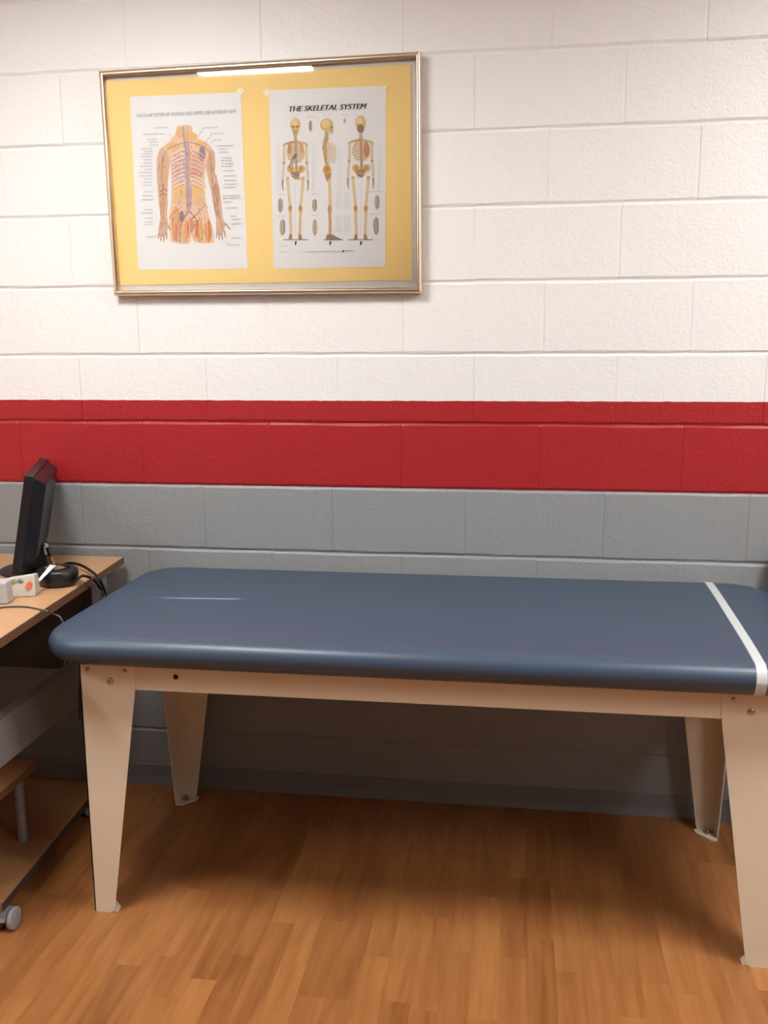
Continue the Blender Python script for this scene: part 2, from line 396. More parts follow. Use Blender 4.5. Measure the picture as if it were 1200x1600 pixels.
# white strap round the pad
def side_profile(off):
    """outline of the pad's cross-section in (y, z), grown by off, counter-clockwise from the front bottom"""
    pts = []
    pts += [(PY0+RBY-(RBY+off)*math.sin(k*PI/2/6), PZ0+RB-(RB+off)*math.cos(k*PI/2/6)) for k in range(7)]
    pts += [(PY0+RT-(RT+off)*math.cos(PI/2*k/9), PZ1-RT+(RT+off)*math.sin(PI/2*k/9)) for k in range(10)]
    pts += [(PY0+d, PZ1+.0002+off+crown(.4, PY0+d)) for d in (.05, .08, .12, .17, .25)] + [(PY1-d, PZ1+.0002+off+crown(.4, PY1-d)) for d in (.25, .17, .12, .08, .05)]
    pts += [(PY1-RT+(RT+off)*math.sin(PI/2*k/9), PZ1-RT+(RT+off)*math.cos(PI/2*k/9)) for k in range(10)]
    pts += [(PY1-RBY+(RBY+off)*math.cos(k*PI/2/6), PZ0+RB-(RB+off)*math.sin(k*PI/2/6)) for k in range(7)]
    return pts
def strap_x(y): return 1.070 + 0.030*(y-PY0)/(PY1-PY0)
ins, out = side_profile(.0003), side_profile(.0022)
v = []; wS = .0115
for (yi, zi), (yo, zo) in zip(ins, out):
    c = strap_x(yi); v += [T(c-wS, yi, zi), T(c-wS*.9, yo, zo), T(c+wS*.9, yo, zo), T(c+wS, yi, zi)]
m = len(ins)
f = [(4*i+k, 4*i+(k+1) % 4, 4*((i+1) % m)+(k+1) % 4, 4*((i+1) % m)+k) for i in range(m) for k in range(4)]
tag(MB().add(v, f).build('strap', M_STRAP, table, smooth=True), 'glossy white strap around the pad end')
# steel frame
LX0, LX1, LY0, LY1 = -0.507, 1.148, -0.705, -0.082
ZT = PZ0
rails = [('front_rail', box(LX0+.02, LX1-.02, LY0+.003, LY0+.006, .605, ZT).box(LX0+.02, LX1-.02, LY0+.006, LY0+.045, .605, .608)),
         ('back_rail', box(LX0+.02, LX1-.02, LY1-.006, LY1-.003, .605, ZT).box(LX0+.02, LX1-.02, LY1-.045, LY1-.006, .605, .608)),
         ('end_rail', box(LX0+.003, LX0+.006, LY0+.008, LY1-.008, .605, ZT)), ('end_rail', box(LX1-.006, LX1-.003, LY0+.008, LY1-.008, .605, ZT))]
for nm, b in rails: b.build(nm, M_BEIGE, table, loc=(-TC[0], -TC[1], 0))
WT, WB, TH = .142, .054, .003
for sx in (-1, 1):
    for sy in (-1, 1):
        cx = LX0 if sx < 0 else LX1; cy = LY0 if sy < 0 else LY1
        ix, iy = -sx, -sy                      # directions to the inside
        b = MB()
        # face parallel to the wall: outer edge plumb, inner edge tapering, rounded toe
        def plate(ax):
            toe = [(WB-.012, 0.0), (WB-.004, .005), (WB, .014)]
            pts = [(0, 0)] + toe + [(WT*.985, .600), (WT, .62), (WT, ZT), (0, ZT)]
            if ax == 1: return [(cx+ix*p[0], p[1]) for p in pts]
            return [(cy+iy*p[0], p[1]) for p in pts]
        b.prism(plate(1), 1, cy, cy+iy*TH)
        b.prism(plate(0), 0, cx, cx+ix*TH)
        leg = b.build('leg', M_BEIGE, table, loc=(-TC[0], -TC[1], 0))
        # foot plate and levelling bolt inside the angle
        fp = MB().prism([(cx+ix*TH, cy+iy*TH), (cx+ix*(WB+.006), cy+iy*TH), (cx+ix*(WB+.006), cy+iy*.022), (cx+ix*.022, cy+iy*(WB+.006)), (cx+ix*TH, cy+iy*(WB+.006))], 2, .0005, .006)
        fp.build('foot_plate', M_BEIGE, leg)
        MB().lathe([(.011, .006), (.011, .012), (.006, .0125), (.006, .02)], (cx+ix*.026, cy+iy*.026, 0), 'z', 12).build('foot_bolt', M_STEEL, leg)
        # screws: face screw and two under the pad
        for (dx, z, r) in ((.079, .626, .009), (.022, .6525, .006), (.118, .6525, .006)):
            yb = cy if sy < 0 else cy
            pr = [(r, 0), (r, sy*.0012), (r*.8, sy*.0030), (r*.4, sy*.0042)]
            MB().lathe(pr, (cx+ix*dx, yb, z), 'y', 14).build('screw', M_STEEL, leg, smooth=True)
MB().lathe([(.0065, 0), (.0065, -.0008)], (-.262, LY0+.003, .643), 'y', 14).build('rail_hole_disc', M_HOLE, table, loc=(-TC[0], -TC[1], 0))  # flat black disc on the rail; the hole's inner shade is painted

# ------------------------------------------------------------------ picture frame with two charts
FX0, FX1, FZ0, FZ1 = -0.668, 0.2655, 1.578, 2.218
FY = -0.034; MW = 0.0150
FC = [ony(*p, FY) for p in ((177, 462), (659, 457.5), (657.5, 79), (153, 110))]
pf = empty('picture_frame', ((FX0+FX1)/2, 0, FZ0), 'champagne metal picture frame with two anatomy charts on yellow mat', 'picture frame')
PO = Vector(((FX0+FX1)/2, 0, FZ0))
def P(x, y, z): return (x-PO.x, y-PO.y, z-PO.z)
# moulding: four mitred lengths with a rounded face
sect = [(0, -.006), (0, -.026), (.0015, -.0315), (.005, FY), (.0105, FY), (.0137, -.032), (MW, -.0285), (MW, -.006)]
def corner(i, t):   # i 0..3 corners, inset t
    p = FC[i % 4]; return [(p.x+t, p.z+t), (p.x-t, p.z+t), (p.x-t, p.z-t), (p.x+t, p.z-t)][i % 4]
for i in range(4):
    v = []
    for t, y in sect:
        a, c = corner(i, t), corner(i+1, t); v += [P(a[0], y, a[1]), P(c[0], y, c[1])]
    m = len(sect)
    f = [(2*k, 2*k+1, 2*((k+1) % m)+1, 2*((k+1) % m)) for k in range(m)] + [tuple(2*k for k in range(m)), tuple(2*k+1 for k in range(m-1, -1, -1))]
    MB().add(v, f).build('moulding', M_GOLD, pf, smooth=True)
b = MB(); a = P(FX0+.006, 0, FZ0+.006); c = P(FX1-.006, 0, FZ1-.007)
b.box(a[0], c[0], -.013, -.0062, a[2], c[2]); b.build('backing_board', M_BACK, pf)
YM, YP = -.0142, -.0150
q = [ony(*p, YM) for p in ((163, 127.5), (642, 100.5), (644, 437.5), (186, 446))]
b = MB(); v = [P(p.x, YM, p.z) for p in q] + [P(p.x, -.0131, p.z) for p in q]
b.add(v, [(0, 1, 2, 3), (7, 6, 5, 4), (0, 4, 5, 1), (1, 5, 6, 2), (2, 6, 7, 3), (3, 7, 4, 0)]).build('yellow_mat_sheet', M_YEL, pf)
a = P(FX0+MW-.004, 0, FZ0+MW-.004); c = P(FX1-MW+.004, 0, FZ1-MW+.002)
box(a[0], c[0], -.0205, -.0185, a[2], c[2]).build('glass_pane', M_GLASS, pf)

PRINT = {}
def ink(rgb):
    if rgb not in PRINT: PRINT[rgb] = mat('ink_%02x%02x%02x' % rgb, lin(*rgb), 0.6, 0.3, mottle=(220, .10))
    return PRINT[rgb]
class Print:
    """flat print on a poster; points given as photo pixels, placed on the poster sheet"""
    def __init__(s): s.layer = {}; s.k = 0
    def mb(s, col): return s.layer.setdefault(col, MB())
    def pt(s, x, y): p = ony(x, y, YP); return P(p.x, YP-.00035-s.k*2.2e-6, p.z)
    def poly(s, pts, col):
        s.k += 1; s.mb(col).add([s.pt(*p) for p in pts], [tuple(range(len(pts)))])
    def ell(s, cx, cy, rx, ry, col, rot=0, n=16):
        s.poly([(cx+rx*math.cos(2*PI*k/n)*math.cos(rot)-ry*math.sin(2*PI*k/n)*math.sin(rot), cy+rx*math.cos(2*PI*k/n)*math.sin(rot)+ry*math.sin(2*PI*k/n)*math.cos(rot)) for k in range(n)], col)
    def line(s, pts, wd, col, smooth=False):
        s.k += 1
        if smooth: pts = [(p.x, p.y) for p in smooth_path([(x, y, 0) for x, y in pts], 4)]
        ws = wd if isinstance(wd, (list, tuple)) else None
        v = []; n = len(pts)
        for i, (x, y) in enumerate(pts):
            a = pts[max(i-1, 0)]; b = pts[min(i+1, n-1)]; dx, dy = b[0]-a[0], b[1]-a[1]; l = math.hypot(dx, dy) or 1
            t = i/(n-1); h = (ws[0]*(1-t)+ws[1]*t if ws else wd)/2
            v += [s.pt(x-dy/l*h, y+dx/l*h), s.pt(x+dy/l*h, y-dx/l*h)]
        s.mb(col).add(v, [(2*i, 2*i+1, 2*i+3, 2*i+2) for i in range(n-1)])
    def words(s, x0, x1, y, h, col, slope=0.0, rr=random):
        x = x0
        while x < x1:
            w_ = min(rr.uniform(2.0, 5.0), x1-x); s.line([(x, y+slope*(x-x0)), (x+w_, y+slope*(x+w_-x0))], h, col); x += w_+1.0
    def build(s, parent, name):
        # one print per chart: the inks are the material slots of a single sheet
        me = bpy.data.meshes.new(name); v = []; f = []; mi = []
        for i, (c, b) in enumerate(s.layer.items()):
            o = len(v); v += b.v; f += [tuple(k+o for k in q) for q in b.f]; mi += [i]*len(b.f)
        me.from_pydata(v, [], f)
        for c in s.layer: me.materials.append(ink(c))
        for p_, i in zip(me.polygons, mi): p_.material_index = i
        return put(name, me, parent)
def text(body, px, py, px2, py2, hgt, col, parent, name, shear=.25, bold=.012):
    """lettering from photo pixel (px,py) to (px2,py2) along its foot, on the poster sheet"""
    cu = bpy.data.curves.new(name, 'FONT'); cu.body = body; cu.size = 1; cu.shear = shear; cu.resolution_u = 3
    tmp = bpy.data.objects.new(name, cu); COL.objects.link(tmp)
    dg = bpy.context.evaluated_depsgraph_get(); me = bpy.data.meshes.new_from_object(tmp.evaluated_get(dg))
    bpy.data.objects.remove(tmp)
    xs = [v.co.x for v in me.vertices]; ys = [v.co.y for v in me.vertices]; w_, h_ = max(xs)-min(xs), max(ys)
    a = ony(px, py, YP); c = ony(px2, py2, YP); hm = hgt/ (F_PX/2.9)
    for v in me.vertices:
        t = (v.co.x-min(xs))/w_; p = a.lerp(c, t); v.co = P(p.x, YP-.0006, p.z+v.co.y/h_*hm)
    if bold:                                   # heavier strokes: the same letters struck again a hair to the side
        bm = bmesh.new(); bm.from_mesh(me)
        for k in (1, 2):
            src = bmesh.new(); src.from_mesh(me); bmesh.ops.translate(src, verts=src.verts, vec=(bold*k, -.00002*k, 0))
            t_ = bpy.data.meshes.new('strike'); src.to_mesh(t_); src.free(); bm.from_mesh(t_); bpy.data.meshes.remove(t_)
        bm.to_mesh(me); bm.free()
    me.materials.clear(); me.materials.append(ink(col))
    return put(name, me, parent)
def poster(corners, label):
    q = [ony(*p, YP) for p in corners]
    v = [P(p.x, YP, p.z) for p in q] + [P(p.x, YP+.0006, p.z) for p in q]
    return tag(MB().add(v, [(0, 1, 2, 3), (7, 6, 5, 4), (0, 4, 5, 1), (1, 5, 6, 2), (2, 6, 7, 3), (3, 7, 4, 0)]).build('anatomy_chart', M_PAPER, pf), label)

# chart of the torso
c1 = poster(((203, 151), (376, 144), (387, 420), (216, 422)), 'white chart of a torso with vessels and muscles')
R = random.Random(3); D = Print()
SK, SK2, SK3 = (226, 190, 158), (230, 196, 160), (210, 172, 146)
torso = [(276,197.5),(274.4,208.6),(263.3,222.8),(255,229),(262,240),(265.7,251),(267,270),(268,287.7),(268,304),(267,320),(264,343),(265,360),(267.3,378),(280,381),(295,381),(297.5,373),(299.7,367),(302,373),(304.5,378),(318,380.5),(334.6,379.7),(333,359),(325,332),(322,316.4),(319.5,292.7),(320.3,280),(321,260.8),(328,236),(326.7,226),(313,218),(301.3,210),(300.5,197.5),(294,195.5),(284,195.5)]
armL = [(263,223),(249,234),(245,248),(244.5,268),(246,289),(247.5,311.7),(250.7,338.6),(247.5,359),(248,368),(254,370),(260,366),(263.3,354.4),(261,335.4),(262,320),(261.7,303.7),(262.5,284.6),(264,268),(266,250)]
armR = [(320,222),(326.7,226),(335.4,238.7),(336.5,252),(336,270),(340.5,284),(343.3,295.8),(346,320),(348.8,343.3),(353,350),(349,362),(345,367),(338,364),(337.7,354.4),(337.7,338.6),(333,318),(329.8,299),(324.5,276.7),(321,262)]
D.poly(armL, SK3); D.poly(armR, SK3); D.poly(torso, SK)
for k, (x0, y0, x1, y1) in enumerate(((249,364,247.5,373),(252.5,366,251,377),(256.5,366,256,378),(260,362,260.5,374),(263,352,266,361))): D.line([(x0,y0),(x1,y1)], (3.0,1.6), (190,150,134))
for (x0, y0, x1, y1) in ((339.5,362,338.5,372),(343,364,342.5,375),(346.5,364,347.5,375),(350,360,352.5,371),(352,349,360,359)): D.line([(x0,y0),(x1,y1)], (3.0,1.6), (190,150,134))
# broad tints
for cx, cy, rx, ry, col in ((283,208,8,9,(222,178,120)),(297,214,12,8,(228,180,118)),(270,228,11,6,(224,178,120)),(314,226,10,6,(224,178,116)),(282,300,11,11,(226,184,126)),(309,300,10,12,(228,182,122)),(281,313,11,8,(218,180,142)),(311,314,10,8,(218,178,140)),
                            (278,262,10,20,(212,176,168)),(309,258,11,20,(216,168,148)),(302,270,9,7,(212,150,128)),(284,280,8,8,(206,186,186)),(295,305,5,28,(176,156,160)),(292,250,6,32,(190,162,164)),
                            (275,350,7,28,(214,160,118)),(289,360,6,20,(224,170,128)),(312,362,7,18,(222,182,130)),(326,362,5,17,(214,140,100)),(298,352,5,12,(204,140,124)),(284,338,4,9,(150,128,132)),
                            (256,270,6,24,(208,170,132)),(254,315,5,20,(206,160,128)),(330,256,5,20,(206,168,128)),(338,310,5,24,(198,152,120)),(316,240,5,12,(150,132,136))): D.ell(cx, cy, rx, ry, col)
# ribs
for k in range(9):
    y = 236+k*6.6
    D.line([(289,y-3),(282,y-1),(274,y+3),(268+k*.2,y+7)], (2.2,1.1), (232,206,188), True); D.line([(289,y-.8),(282,y+1.4),(274,y+5.5),(269,y+9)], (1.1,.6), (176,136,124), True)
    D.line([(298,y-2),(306,y+0),(314,y+4),(320,y+9)], (1.6,1.0), ((224,184,164) if k < 6 else (230,204,186)), True); D.line([(300,y),(308,y+3),(316,y+8)], (1.1,.6), (168,126,112), True)
# vessels
for pts, wd, col in (([(287,197),(287,212),(291,236),(293,262),(294,300),(295,330)], (2.8,2.8), (168,158,170)), ([(294,197),(293,215),(294,250),(297,300),(297,332)], (1.8,2.0), (218,158,146)),
                     ([(291,222),(278,226),(262,234),(254,250),(253,285),(255,315),(256,350)], (1.6,.9), (172,138,132)), ([(295,222),(310,226),(326,236),(330,258),(333,290),(340,320),(345,350)], (1.6,.9), (162,138,138)),
                     ([(295,330),(288,340),(283,352),(281,378)], (1.8,1.0), (120,110,134)), ([(297,331),(306,342),(311,356),(312,379)], (1.8,1.0), (124,116,138)),
                     ([(300,342),(310,332),(322,318)], (1.2,.8), (120,90,70)), ([(264,342),(272,332),(286,322)], (1.2,.8), (190,120,90)), ([(249,300),(258,296),(261,300)], 1.0, (120,88,74)), ([(249,306),(256,302),(261,306)], 1.0, (120,88,74))): D.line(pts, wd, col, True)
for k in range(95):
    x, y = R.uniform(267, 322), R.uniform(222, 376)
    if abs(x-295) > 16+14*(y-222)/154 and y < 235: continue
    a = R.uniform(-.5, 1.9); l = R.uniform(3, 8)
    D.line([(x, y), (x+l*math.cos(a)*.6, y+l*math.sin(a))], (1.3, .4), R.choice(((160,104,84),(206,140,104),(236,204,160),(120,96,100),(190,110,90),(232,190,130))))
for k in range(40):
    x = R.uniform(268, 330); x = x if abs(x-300) > 4 else x+8
    D.line([(x, R.uniform(338, 352)), (x+R.uniform(-1, 3), R.uniform(368, 379))], (1.2, .6), R.choice(((226,150,100),(190,130,90),(232,190,140),(206,110,80))))
for k in range(46):
    t = R.random(); s_ = R.random() < .5
    x = (254 if s_ else 331+12*t)+R.uniform(-5, 5); y = 236+t*118
    D.line([(x, y), (x+(R.uniform(-1, 1) if s_ else 1.5), y+R.uniform(6, 12))], (1.2, .5), R.choice(((160,116,92),(226,190,150),(180,130,100))))
# leader lines and caption lines (too small to read)
for a in (((318,200),(309,214)), ((331,208),(321,224)), ((334,219),(328,225)), ((247,368),(232,371)), ((264,208),(268,214)), ((352,377),(356,383))): D.line(a, .5, (150,144,146))
GR = (188,184,184)
for x0, x1, y in ((241,262,200),(224,258,210),(229,245,218),(233,247,222),(234,247,227),(221,238,233),(225,239,237),(223,238,241),(219,238,245),(225,238,250),(224,238,255),(219,238,260),(226,238,265),(217,238,270),(218,238,275),(226,238,280),(225,238,285),(224,238,290),(226,240,300),(223,240,306),(222,240,312),(226,240,328),(222,240,333),(226,240,341),(226,240,347),(225,240,351),(228,240,370),
                   (317,340,200),(329,350,209),(335,348,219),(339,365,228),(342,355,233),(343,358,238),(346,362,247),(345,362,251),(346,365,256),(346,362,260),(349,366,267),(349,370,275),(350,369,282),(351,371,288),(349,366,293),(348,375,306),(348,376,310),(350,362,316),(353,372,325),(360,370,338),(362,376,343),(360,378,350),(362,376,372),(357,375,383)):
    D.words(x0, x1, y, 2.0, (202,198,198), -.03, R)
D.build(c1, 'chart_print')
text('VASCULAR SYSTEM OF THORAX AND UPPER LIMB ANTERIOR VIEW', 214, 183.5, 370, 176.5, 4.6, (138, 132, 132), c1, 'title_lettering', .3, .0)

# chart of the skeleton
c2 = poster(((420, 141), (603, 134), (602, 417), (428, 420)), 'white chart of three standing skeletons')
D = Print(); R = random.Random(5)
BO, BO2, BOD, BOR = (214, 178, 118), (222, 200, 162), (150, 118, 82), (198, 142, 100)
def bone(pts, wd, col=BO2): D.line(pts, wd+.9, (186, 158, 122), True); D.line(pts, wd, col, True)
def ribcage(cx, cy, rx, ry, red):
    D.ell(cx, cy, rx, ry, (216, 196, 168))
    if red: D.ell(cx+red*rx*.62, cy-1, rx*.34, ry*.7, (200, 134, 104))
    for k in range(8):
        y = cy-ry*.8+k*ry*.22
        wdt = rx*math.sqrt(max(0.05, 1-((y-cy)/ry)**2))
        D.line([(cx-wdt, y+2.5), (cx-wdt*.5, y), (cx, y+1), (cx+wdt*.5, y), (cx+wdt, y+2.5)], .8, (166, 132, 96), True)
def front(cx, back=False):
    dy = -3 if back else 0
    def q(x, y): return (cx+x, y+dy)
    # skull
    D.ell(cx, 195+dy, 8.3, 10.2 if not back else 11.5, BO); D.ell(cx-1.5, 192+dy, 5.2, 6, (230, 200, 140))
    if back: D.ell(cx, 204+dy, 5.6, 7, (146, 116, 92))
    else:
        D.poly([q(-5.5, 202), q(5.8, 202), q(3.6, 211), q(0, 213), q(-3.4, 211)], (202, 170, 118))
        for s in (-3, 3): D.ell(cx+s, 198, 1.9, 1.7, (130, 98, 66))
        D.line([q(-2.6, 206.5), q(2.8, 206.5)], 1.1, (140, 108, 72))
    bone([q(0, 212), q(.6, 222)], 4, (196, 166, 116))
    ribcage(cx+.6, 238+dy, 14, 18, 1 if back else 0)
    if not back: D.ell(cx-9, 232, 3.4, 9, (202, 140, 100)); D.ell(cx+10, 232, 3.0, 8, (208, 160, 112))
    bone([q(-1, 221), q(-9, 223), q(-17, 226)], 2.4, BOR if not back else (204, 158, 100)); bone([q(2, 221), q(10, 223), q(18, 225)], 2.4, BO)
    bone([q(.5, 220), q(1.2, 245), q(1.6, 268)], 3.6 if back else 3.0, (178, 148, 112))
    # pelvis
    for s in (-1, 1): D.ell(cx+1+s*8.2, 264+dy*.4, 6.2, 6.4, BO, s*.5); D.ell(cx+1+s*7.6, 264+dy*.4, 3, 3.6, (190, 146, 92), s*.5)
    D.poly([q(-6, 268), q(8, 268), q(5, 278), q(1, 281), q(-4, 278)], (168, 132, 98))
    for k in range(9): D.line([q(R.uniform(-10, -2), R.uniform(268, 276)), q(R.uniform(-4, 10), R.uniform(272, 282))], .9, R.choice(((120, 92, 70), (206, 172, 120), (140, 110, 96))))
    # arms
    for s in (-1, 1):
        bone([q(s*17.3, 226), q(s*17.2, 240), q(s*17.8, 254)], 3.0); D.ell(cx+s*17.4, 227+dy, 2.6, 2.6, BO); D.ell(cx+s*17.9, 255+dy, 2.2, 2.2, (190, 150, 110))
        bone([q(s*18, 256), q(s*19, 268), q(s*19.6, 280)], 2.2); D.line([q(s*19.6, 281), q(s*20, 289), q(s*19, 298)], (3.2, 1.4), (164, 142, 116), True)
    # legs
    for s in (-1, 1):
        bone([q(s*12, 281), q(s*10.5, 300), q(s*8, 323)], 3.0, (228, 200, 150)); D.ell(cx+s*12, 279+dy*.4, 3, 3, BO)
        D.ell(cx+s*8, 326, 3.2, 6.4, (214, 166, 92) if s > 0 or back else (196, 168, 136)); D.ell(cx+s*8, 325, 1.7, 2.6, (188, 128, 76))
        bone([q(s*8, 332-dy), q(s*7.4, 350-dy), q(s*6.8, 367-dy)], 3.0, (224, 192, 142))
        D.poly([(cx+s*5, 366), (cx+s*9, 366), (cx+s*11, 373.5), (cx+s*4.6, 374)], (178, 132, 100))
    D.line([(cx-19, 374.6), (cx+19, 374.6)], 1.3, (138, 122, 112))
    D.line([(cx+1, 377), (cx, 383)], (3, 2), (70, 64, 62))
    D.line([(cx-8, 178), (cx-1, 184)], .5, GR); D.line([(cx+7, 177), (cx, 184)], .5, GR)
    D.line([(cx, 286), (cx, 366)], .5, (206, 206, 206))
front(461.5); front(563.5, True)
# liver-dark patch on the first rib cage, as printed
D.line([(451, 262), (457, 250), (463, 241)], (1.2, 4.5), (120, 104, 104)); D.ell(457, 255, 2.6, 7, (190, 160, 164), .4)
# side view
D.ell(510.6, 195.4, 10.6, 10.2, BO); D.ell(509, 193.5, 6.5, 6.3, (228, 196, 134)); D.poly([(513, 203), (520, 198), (521, 205), (520, 209), (515, 207)], (200, 166, 116)); D.ell(518.5, 199, 1.4, 1.7, (128, 96, 66))
bone([(510.5, 206), (510, 214), (507.5, 226), (508.5, 243), (511.5, 258)], 5.2, (190, 156, 112)); D.line([(513, 216), (507, 226), (505, 234)], (3, 4.5), (198, 148, 92))
D.ell(518.5, 238, 8.2, 16, (226, 214, 196))
for k in range(8): D.line([(511, 226+k*3.4), (519, 228+k*3.6), (525.5-abs(k-3.5)*.5, 231+k*3.2)], .7, (176, 152, 124), True)
bone([(513.5, 222), (513, 240), (512, 254)], 2.4)
D.ell(511, 266, 6.8, 8.5, (214, 158, 96)); D.ell(511, 264, 3.6, 4.6, (188, 128, 74)); D.poly([(507, 272), (518, 270), (516, 283), (510, 283)], (184, 136, 92))
bone([(514, 280), (515.5, 300), (515.8, 322)], 3.2, (226, 196, 144)); D.ell(515.2, 327, 3.2, 7, (204, 152, 98)); bone([(515, 333), (515.8, 350), (515.4, 367)], 3.2, (196, 160, 120))
D.poly([(511, 366), (519, 366), (527, 371), (535, 374), (509, 374)], (150, 128, 108)); D.line([(505.5, 374.8), (536, 374.8)], 1.3, (138, 122, 112)); D.line([(516.5, 377), (515.5, 383)], (3, 2), (70, 64, 62))
D.line([(504, 177), (510, 183)], .5, GR); D.line([(517, 176), (511, 183)], .5, GR)
# detail drawings round the edge
for cx, cy, rx, ry, col in ((485,197,2.6,9,(206,150,120)),(538.7,189,2,4,(196,176,140)),(438,321,4,11.5,(176,164,148)),(441.4,355.5,4.4,13,(180,168,150)),(491.6,321,3.6,10,(182,164,134)),(492,355.5,4,13,(196,164,140)),(589.4,316,4,11.5,(182,164,148)),(587.8,353,4.4,14,(164,150,134))):
    D.ell(cx, cy, rx, ry, col)
    for k in range(5):
        if ry > 6: D.line([(cx-rx*.8+k*rx*.4, cy-ry*.9+R.random()*3), (cx-rx*.6+k*rx*.35, cy+ry*.8-R.random()*4)], .7, R.choice(((120,104,88),(210,190,160),(150,128,100))))
for x0, x1, y in ((434,446,304),(434,446,338),(486,496,303),(486,496,337),(578,595,300),(578,595,335),(479,492,183),(533,546,180),(436,441,384),(444,450,384),(436,450,394)): D.words(x0, x1, y, 1.1, (196,192,192), -.03, R)
for bx, by in ((525, 303), (525, 338)):
    for k in range(8): D.words(bx, bx+8, by+k*3.4, 1.0, (206,204,204), -.03, R); D.words(bx+12, bx+22, by+k*3.4, 1.0, (206,204,204), -.03, R)
for k in range(26):
    for xx in (432, 487, 528, 590): D.words(xx, xx+R.uniform(4, 8), 222+k*2.9, .8, (218,215,215), -.03, R)
D.words(477, 533, 393.5, 1.0, (190,188,188), -.02, R); D.line([(535, 394), (538, 391)], 2.2, (60, 56, 56)); D.words(540, 553, 392, 1.1, (150,148,148), -.02, R)
D.build(c2, 'chart_print')
text('THE SKELETAL SYSTEM', 451.5, 174.5, 572.5, 169.8, 7.0, (52, 48, 50), c2, 'title_lettering', .28, .0009)
# bits of clear tape holding the charts
for px, py, r_ in ((375.5, 142.5, .75), (417.5, 145, .8), (603, 136, .6)):
    p = ony(px, py, YP); s_ = .0095 if px < 600 else .005
    box(-s_, s_, -.0012, -.0003, -s_, s_).build('tape_piece', M_TAPE, pf, loc=P(p.x, YP-.0001, p.z), rot=(0.06, r_, .05))

# ------------------------------------------------------------------ computer desk
ZD = 0.775
dk = empty('computer_desk', (-1.2, -0.45, 0), 'light maple computer desk on casters with lower shelves', 'desk')
def K(b, name, m, parent=dk, **kw): 
    return b.build(name, m, parent, loc=((1.2, .45, 0) if parent is dk else None), **kw)
XL = -1.86
XF = -0.683 + .079*.90
top = K(MB().prism([(XL, -.028), (-.683, -.028), (XF, -.93), (XL, -.93)], 2, ZD-.022, ZD), 'desktop', M_DESK)
e = MB().prism([(-.6835, -.028), (-.6805, -.028), (XF+.003, -.932), (XF-.0005, -.932)], 2, ZD-.0222, ZD-.0004)
tag(K(e, 'edge_band', M_EDGE, top), 'darker brown edge band')
K(box(-1.80, -.775, -.075, -.055, .41, ZD-.022), 'back_panel', M_DBROWN)
# side rails (steel channels running front to back)
for xa in (-.715, -1.80):
    K(box(xa, xa+.018, -.90, -.10, .412, .522).box(xa-.012, xa+.022, -.90, -.10, .522, .532), 'side_rail', M_GREYM)
# base board, low shelf, tubes
base = K(MB().prism([(-1.80, -.20), (-.722, -.20), (-.683, -.83), (-1.80, -.83)], 2, .068, .088), 'base_board', M_SHELF_SHADED)
tag(K(MB().prism([(-.7225, -.20), (-.7195, -.20), (-.6800, -.832), (-.6835, -.832)], 2, .0678, .0876), 'edge_band', M_DBROWN, base), 'dark edge band')
shelf = K(box(-1.30, -.757, -.86, -.497, .282, .300), 'shelf', M_SHELF_SHADED)
K(box(-.757, -.754, -.86, -.497, .2818, .2998), 'edge_band', M_EDGE, shelf)
for x, y in ((-.786, -.548), (-1.26, -.548), (-.786, -.82), (-1.26, -.82)):
    K(MB().tube([(x, y, .088), (x, y, .282)], .0125, 14), 'shelf_tube', M_GREYM, smooth=True)
for x, y in ((-.722, -.125), (-1.785, -.125), (-.722, -.84), (-1.785, -.84)):
    zb = .03 if y > -.2 else .088
    if y > -.2: b = box(x-.016, x+.016, y-.02, y+.02, .03, ZD-.022)
    else: b = box(x-.014, x+.014, y-.012, y+.026, .088, ZD-.022)
    K(b, 'upright', M_GREYM)
def caster(x, y):
    c = K(MB().tube([(x, y, .052), (x, y, .068)], .007, 10).prism([(y-.026+.052*k/8, .034+.024*math.sin(PI*k/8)) for k in range(9)] + [(y+.026-.052*k/8, .034+.019*math.sin(PI*k/8)-.004) for k in range(9)], 0, x-.010, x+.010), 'caster', M_CAST)
    for s in (-1, 1):
        w_ = MB().lathe([(.010, s*.012), (.024, s*.012), (.027, s*.014), (.028, s*.018), (.027, s*.024), (.022, s*.026), (.008, s*.0262)], (x, y, .028), 'x', 24)
        K(w_, 'wheel', M_CAST, c, smooth=True)
for x, y in ((-.694, -.800), (-1.76, -.800), (-.76, -.24), (-1.76, -.24)): caster(x, y)

# ------------------------------------------------------------------ monitor, seen from its edge
WV = Vector((-.384, .923, 0)).normalized(); NV = Vector((WV.y, -WV.x, 0))
mc = Vector((-.897, -.235, ZD))
mon = empty('monitor', mc, 'black flat computer monitor turned edge-on on the desk', 'monitor')
mon.rotation_euler = (0, 0, math.atan2(WV.y, WV.x))      # local x = width (near to far), local -y = back
TILT = 0.19; H = .282; WD = .41
MT = Matrix.Translation((0, 0, .034)) @ Matrix.Rotation(TILT, 4, 'X')
def mtf(b): b.v = [tuple(MT @ Vector(p)) for p in b.v]; return b
bz = mtf(box(-WD/2, WD/2, -.013, .013, 0, H)).build('bezel', M_BLK, mon, bevel=.003)
mtf(box(-WD/2+.018, WD/2-.018, .0128, .0136, .022, H-.018)).build('screen', M_SCRN, mon)
hs = MB(); n0 = [(-WD/2+.004, .012, -.0125), (WD/2-.004, .012, -.0125), (WD/2-.004, H-.004, -.0125), (-WD/2+.004, H-.004, -.0125)]
n1 = [(-WD/2+.03, .040, -.044), (WD/2-.03, .040, -.044), (WD/2-.03, H-.022, -.044), (-WD/2+.03, H-.022, -.044)]
